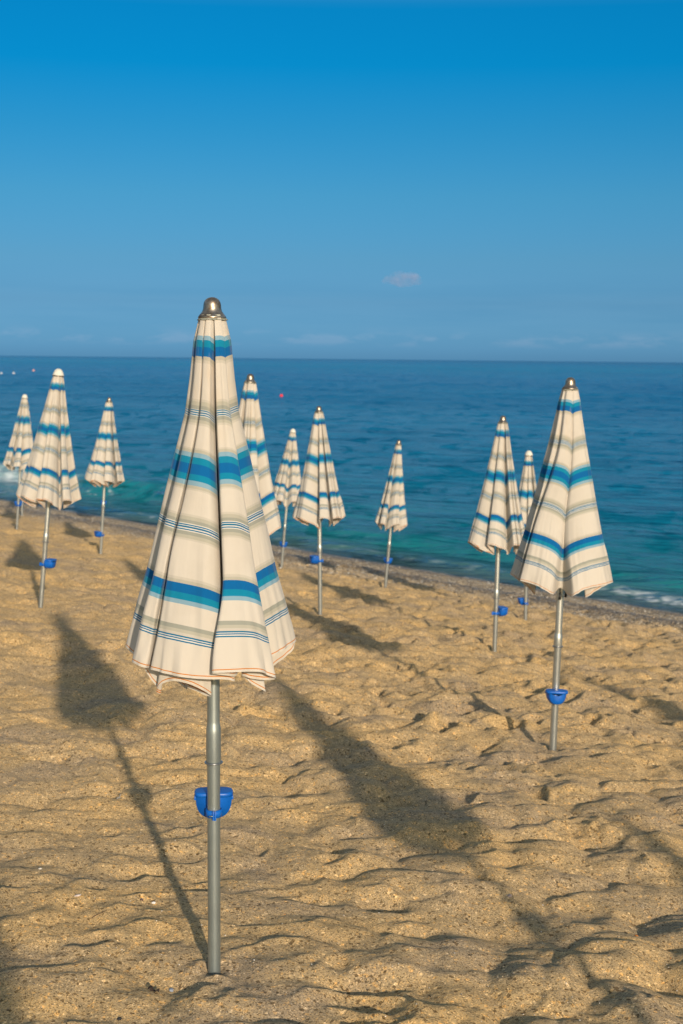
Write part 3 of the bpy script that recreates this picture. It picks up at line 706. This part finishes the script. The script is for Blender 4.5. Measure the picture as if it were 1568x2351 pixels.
# ------------------------------------------------------------------ things lying on the sand
def rock(name, u, v, size, colr, label, cat, squash=(1, .8, .6), seed=1, group=None):
    p = hit(u, v)
    m = NT(name+'_surface'); co = m.coord()
    m.set(Base_Color=m.mix(1.0, m.ramp(m.noise(co, 160.0, 3), [(.3, (.7,)*3), (.7, (1.15,)*3)]), colr, 'MULTIPLY'), Roughness=.7)
    bm = bmesh.new(); bmesh.ops.create_icosphere(bm, subdivisions=3, radius=1)
    r = random.Random(seed); o3 = Vector((r.random()*9, r.random()*9, r.random()*9))
    from mathutils import noise as mn
    for vv in bm.verts:
        k = 1+.28*mn.noise(vv.co*1.3+o3); vv.co = Vector((vv.co.x*k*squash[0], vv.co.y*k*squash[1], vv.co.z*k*squash[2]))*size
    o = link(bm_mesh(name, bm), name, None, m.m); o.location = (p.x, p.y, sand_z(p.x, p.y)+size*squash[2]*.35); o.rotation_euler = (0, 0, r.uniform(0, 3))
    tag(o, label, cat, group)
PB = 'pebbles on the near sand'
rock('pebble', 394, 2262, .0072, (.26, .30, .36), 'blue-grey rounded pebble on the sand below the nearest umbrella pole', 'pebble', seed=3, group=PB)
rock('pebble', 325, 2062, .006, (.10, .06, .05), 'dark brown pebble left of the nearest pole', 'pebble', seed=4, group=PB)
rock('pebble', 353, 2064, .0062, (.75, .72, .66), 'white pebble beside the dark brown one left of the nearest pole', 'pebble', seed=5, group=PB)
rock('pebble', 92, 2003, .0065, (.70, .62, .50), 'pale cream pebble far left on the near sand', 'pebble', seed=6, group=PB)
rock('pebble', 274, 2330, .0058, (.02, .02, .02), 'black pebble at the lower left, near the bottom edge', 'pebble', seed=7, group=PB)
rock('pebble', 1460, 2166, .006, (.50, .16, .02), 'orange pebble in the sand at the lower right', 'pebble', seed=8, group=PB)
rock('pebble', 1488, 2322, .006, (.05, .02, .015), 'dark reddish pebble near the lower right corner', 'pebble', seed=12, group=PB)
rock('pebble', 750, 1865, .0075, (.62, .46, .22), 'tan pebble right of the blue ashtray of the nearest umbrella', 'pebble', seed=15, group=PB)
rock('shell_fragment', 838, 2095, .0065, (.85, .45, .02), 'bright yellow shell fragment on the sand at the lower centre', 'shell', (1, .8, .5), seed=9)
rock('shell_fragment', 178, 2072, .009, (.60, .50, .44), 'pinkish shell fragment on the sand at the lower left', 'shell', (1.2, .6, .3), seed=10)
rock('shell_fragment', 1170, 2081, .010, (.45, .32, .24), 'brownish shell fragment on the sand at the lower right', 'shell', (1.3, .6, .3), seed=16)
def twig(pts, rad, colr, label):
    n = NT('dry_wood'); co = n.coord(); n.set(Base_Color=n.mix(1.0, n.ramp(n.noise(co, 200.0, 3), [(.3, (.6,)*3), (.7, (1.2,)*3)]), colr, 'MULTIPLY'), Roughness=.8)
    P = [hit(u, v) for u, v in pts]; P = [Vector((p.x, p.y, sand_z(p.x, p.y)+rad*1.2)) for p in P]
    th = np.linspace(0, 2*np.pi, 8, endpoint=False); rows = []
    for i, p in enumerate(P):
        t = (P[min(i+1, len(P)-1)]-P[max(i-1, 0)]).normalized(); a = t.cross(Vector((0, 0, 1))).normalized(); b = a.cross(t)
        k = rad*(1-.55*i/(len(P)-1))*(.3 if i in (0, len(P)-1) else 1)
        rows.append([tuple(p+a*math.cos(q)*k+b*math.sin(q)*k) for q in th])
    o = link(grid_mesh('twig', np.array(rows), closed=True), 'twig', None, n.m)
    tag(o, label, 'twig')
twig([(207, 2115), (218, 2110), (230, 2106), (246, 2102)], .0013, (.10, .055, .035), 'thin dark twig lying on the sand at the lower left')
twig([(268, 1843), (271, 1839), (274, 1835), (277, 1829)], .0032, (.75, .68, .56), 'short pale bleached twig on the sand left of the blue ashtray')
def leaf():
    n = NT('dead_seaweed'); n.set(Base_Color=(.035, .02, .012, 1), Roughness=.8)
    p = hit(352, 2270); r = random.Random(5); rows = []
    for i in range(9):
        a = i/8; x = (a-.5)*.034; w = .0075*math.sin(math.pi*min(max(a, .06), .96))**.7*(1+r.uniform(-.25, .25)); zc = .004+.006*math.sin(a*9)
        rows.append([(x, -w, zc), (x+r.uniform(-.001, .001), 0, zc-.002), (x, w, zc+.002)])
    o = link(grid_mesh('dry_leaf', np.array(rows)), 'dry_leaf', None, n.m); o.location = (p.x, p.y, sand_z(p.x, p.y)+.001); o.rotation_euler = (0, .1, -.5)
    sm = o.modifiers.new('thick', 'SOLIDIFY'); sm.thickness = .0008
    tag(o, 'dark curled dry leaf left of the blue-grey pebble at the lower left', 'leaf')
leaf()
def grit(name, n_, area, size, cols, label, kind_fn, flat=.7, seed=1):
    """many tiny loose grains in one object"""
    r = np.random.default_rng(seed)
    base = np.array([(1, 0, 0), (-1, 0, 0), (0, 1, 0), (0, -1, 0), (0, 0, 1), (0, 0, -1)], float)
    fac = np.array([(0, 2, 4), (2, 1, 4), (1, 3, 4), (3, 0, 4), (2, 0, 5), (1, 2, 5), (3, 1, 5), (0, 3, 5)])
    V = []; cnt = 0; cv = []
    while cnt < n_:
        x, y = area(r)
        if not kind_fn(x, y, r): continue
        s = size[0]+(size[1]-size[0])*r.random()**3
        a = r.uniform(0, 6.28); ca, sa = math.cos(a), math.sin(a)
        b = base*(s*r.uniform(.7, 1.2, (6, 1)))*np.array((1, .8, flat))
        b = np.stack([b[:, 0]*ca-b[:, 1]*sa, b[:, 0]*sa+b[:, 1]*ca, b[:, 2]], 1)
        V.append(b+np.array((x, y, sand_z(x, y)+s*flat*.3))); cv.append(r.random()); cnt += 1
    V = np.array(V).reshape(-1, 3); Fc = (fac[None]+6*np.arange(cnt)[:, None, None]).reshape(-1, 3)
    me = bpy.data.meshes.new(name); me.vertices.add(len(V)); me.vertices.foreach_set('co', V.reshape(-1))
    me.loops.add(len(Fc)*3); me.loops.foreach_set('vertex_index', Fc.reshape(-1).astype(np.int32)); me.polygons.add(len(Fc)); me.polygons.foreach_set('loop_start', np.arange(0, len(Fc)*3, 3, dtype=np.int32))
    at = me.attributes.new('tone', 'FLOAT', 'POINT'); at.data.foreach_set('value', np.repeat(np.array(cv), 6).astype(np.float32))
    me.update(calc_edges=True)
    m = NT(name+'_grains'); t = m.n('ShaderNodeAttribute', attribute_name='tone').outputs['Fac']
    m.set(Base_Color=m.ramp(t, cols, 'CONSTANT'), Roughness=.75)
    o = link(me, name, None, m.m); tag(o, label, 'gravel', kind='stuff')
GC = [(0, (.04, .035, .03)), (.14, (.15, .13, .11)), (.32, (.34, .24, .14)), (.52, (.48, .38, .25)), (.72, (.55, .50, .42)), (.90, (.75, .70, .62)), (.97, (.40, .14, .04))]
def near_area(r):
    y = 3.0+3.6*r.random()**1.3; return r.uniform(-.27, .27)*y, y
grit('coarse_sand_grains', 5200, near_area, (.0009, .0032), GC, 'coarse loose grains and shell bits over the near sand', lambda x, y, r: True, seed=2)
def berm_area(r):
    s = r.uniform(10.4, 14.6); t = r.uniform(4, 27); return NX*s-NY*t, NY*s+NX*t
def berm_ok(x, y, r):
    s = NX*x+NY*y
    return abs(math.atan2(x, y)) < .45 and y > 5 and r.random() < float(smooth(10.4, 12.2, s+.8*pn(np.array(x/1.1), np.array(y/1.1))))
GC2 = [(0, (.05, .05, .05)), (.14, (.16, .15, .13)), (.36, (.32, .26, .19)), (.62, (.44, .36, .26)), (.82, (.50, .46, .39)), (.95, (.62, .60, .55))]
grit('shingle', 15000, berm_area, (.006, .017), GC2, 'grey and brown shingle strewn along the slope above the water', berm_ok, .6, seed=4)

# ------------------------------------------------------------------ small cloud: a real volume far out over the sea
def cloud():
    D = 6000.0
    c = EYE+ray(924, 640)*D/ray(924, 640).length; k = D/F
    bm = bmesh.new(); r = random.Random(8)
    for dx, dy, ra in ((-26, -2, 15), (-10, 3, 19), (6, 1, 17), (22, 0, 18), (35, -5, 12), (-38, -5, 9), (-2, -6, 17), (14, -7, 14), (-6, 12, 9), (20, 11, 8)):
        bmesh.ops.create_icosphere(bm, subdivisions=2, radius=1, matrix=Matrix.Translation((dx*k, 0, dy*k)) @ Matrix.Diagonal((ra*k*1.15, ra*k*1.5, ra*k*.8, 1)))
    me = bm_mesh('cloud', bm); o = bpy.data.objects.new('cloud', me); COL.objects.link(o)
    o.location = c; o.rotation_euler = (0, -ROLL, math.atan2(-c.x, c.y))
    rm = o.modifiers.new('union', 'REMESH'); rm.mode = 'VOXEL'; rm.voxel_size = 4.5*k; rm.use_smooth_shade = True
    m = bpy.data.materials.new('cloud_vapour'); m.use_nodes = True; t = m.node_tree; t.nodes.clear()
    out = t.nodes.new('ShaderNodeOutputMaterial'); v = t.nodes.new('ShaderNodeVolumePrincipled'); t.links.new(v.outputs[0], out.inputs['Volume'])
    tc = t.nodes.new('ShaderNodeTexCoord'); nz = t.nodes.new('ShaderNodeTexNoise'); nz.inputs['Scale'].default_value = .028; nz.inputs['Detail'].default_value = 3; t.links.new(tc.outputs['Object'], nz.inputs['Vector'])
    mr = t.nodes.new('ShaderNodeMapRange'); mr.inputs[1].default_value = .40; mr.inputs[2].default_value = .72; mr.inputs[3].default_value = 0; mr.inputs[4].default_value = .020
    t.links.new(nz.outputs[0], mr.inputs[0]); t.links.new(mr.outputs[0], v.inputs['Density'])
    v.inputs['Color'].default_value = (.70, .77, .93, 1); v.inputs['Anisotropy'].default_value = .2
    me.materials.append(m)
    tag(o, 'small lone puffy cloud low in the blue sky right of centre', 'cloud')
cloud()

# ------------------------------------------------------------------ world
w = bpy.data.worlds.new('World'); scene.world = w; w.use_nodes = True
t = w.node_tree; bg = t.nodes['Background']
sky = t.nodes.new('ShaderNodeTexSky'); sky.sky_type = 'NISHITA'; sky.sun_disc = False
sky.sun_elevation = elev; sky.sun_rotation = az; sky.air_density = 1.0; sky.dust_density = .6; sky.ozone_density = 2.5
class WN(NT):
    def __init__(s): s.t = t
W = WN()
gen = W.n('ShaderNodeTexCoord').outputs['Generated']
xyz = W.n('ShaderNodeSeparateXYZ', i_0=gen).outputs
SKY_S, EXPO = .15, .42
def lin(c): c = c/255; return c/12.92 if c <= .04045 else ((c+.055)/1.055)**2.4
RAW = [(.007, (191, 189, 160)), (.039, (205, 217, 194)), (.068, (194, 219, 213)), (.111, (174, 208, 221)), (.155, (157, 194, 219)), (.196, (144, 181, 212)), (.233, (134, 171, 205))]
AIM = [(94, 150, 188), (99, 156, 193), (93, 159, 198), (74, 157, 202), (45, 148, 203), (5, 140, 203), (1, 133, 197)]
stops = [(p, tuple(max(.004, lin(a[i])/(lin(r_[i])*(SKY_S/.10)*2**EXPO)) for i in range(3))) for (p, r_), a in zip(RAW, AIM)]
stops = [(0, stops[0][1])]+stops+[(.42, (1.35, 1.0, .74)), (1, (1.65, 1.04, .66))]
tint = W.ramp(xyz[2], stops)
dt = W.n('ShaderNodeVectorMath', operation='DOT_PRODUCT'); W.l(gen, dt.inputs[0]); dt.inputs[1].default_value = (math.sin(az), math.cos(az), 0)
side = W.n('ShaderNodeMapRange', i_Value=dt.outputs['Value']); side.interpolation_type = 'SMOOTHSTEP'
side.inputs[1].default_value = -.35; side.inputs[2].default_value = .35
tint = W.mix(side.outputs[0], tint, (1.05, .95, .80))
TINT_NODE = tint
skyc = W.mix(1.0, sky.outputs[0], tint, 'MULTIPLY')
# faint far-off cloud row just above the horizon and a thin dull veil over it
def band(z0, wd): 
    return W.ramp(xyz[2], [(max(0, z0-wd), (0, 0, 0)), (z0, (1, 1, 1)), (z0+wd*1.3, (0, 0, 0))])
cn = W.noise(W.scalev(gen, (34, 34, 120)), 1.0, 4, .6)
c1 = W.math('MULTIPLY', W.ramp(cn, [(.47, (0, 0, 0)), (.62, (1, 1, 1))]), band(.0135, .0055))
skyc = W.mix(W.math('MULTIPLY', c1, .55), skyc, W.mix(1.0, skyc, (2.1, 1.25, 1.12), 'MULTIPLY'))
vn = W.noise(W.scalev(gen, (5, 5, 70)), 1.0, 4, .55)
c2 = W.math('MULTIPLY', W.ramp(vn, [(.45, (0, 0, 0)), (.62, (1, 1, 1))]), band(.034, .024))
skyc = W.mix(W.math('MULTIPLY', c2, .38), skyc, W.mix(1.0, skyc, (.66, .86, .92), 'MULTIPLY'))
t.links.new(skyc, bg.inputs[0]); bg.inputs[1].default_value = SKY_S

# ------------------------------------------------------------------ camera & view
cd = bpy.data.cameras.new('camera'); cd.sensor_fit = 'VERTICAL'; cd.sensor_height = 36.0; cd.sensor_width = 24.0; cd.lens = 36.0*F/2351.0
cd.clip_start = .05; cd.clip_end = 60000
cam = bpy.data.objects.new('camera', cd); COL.objects.link(cam); cam.matrix_world = Matrix.Translation(EYE) @ CAMM.to_4x4()
cd.dof.use_dof = True; cd.dof.focus_distance = 3.62; cd.dof.aperture_fstop = 8.0
scene.camera = cam
scene.cycles.volume_bounces = 6
vs = scene.view_settings; vs.view_transform = 'Standard'; vs.look = 'None'; vs.exposure = EXPO; vs.gamma = 1.0
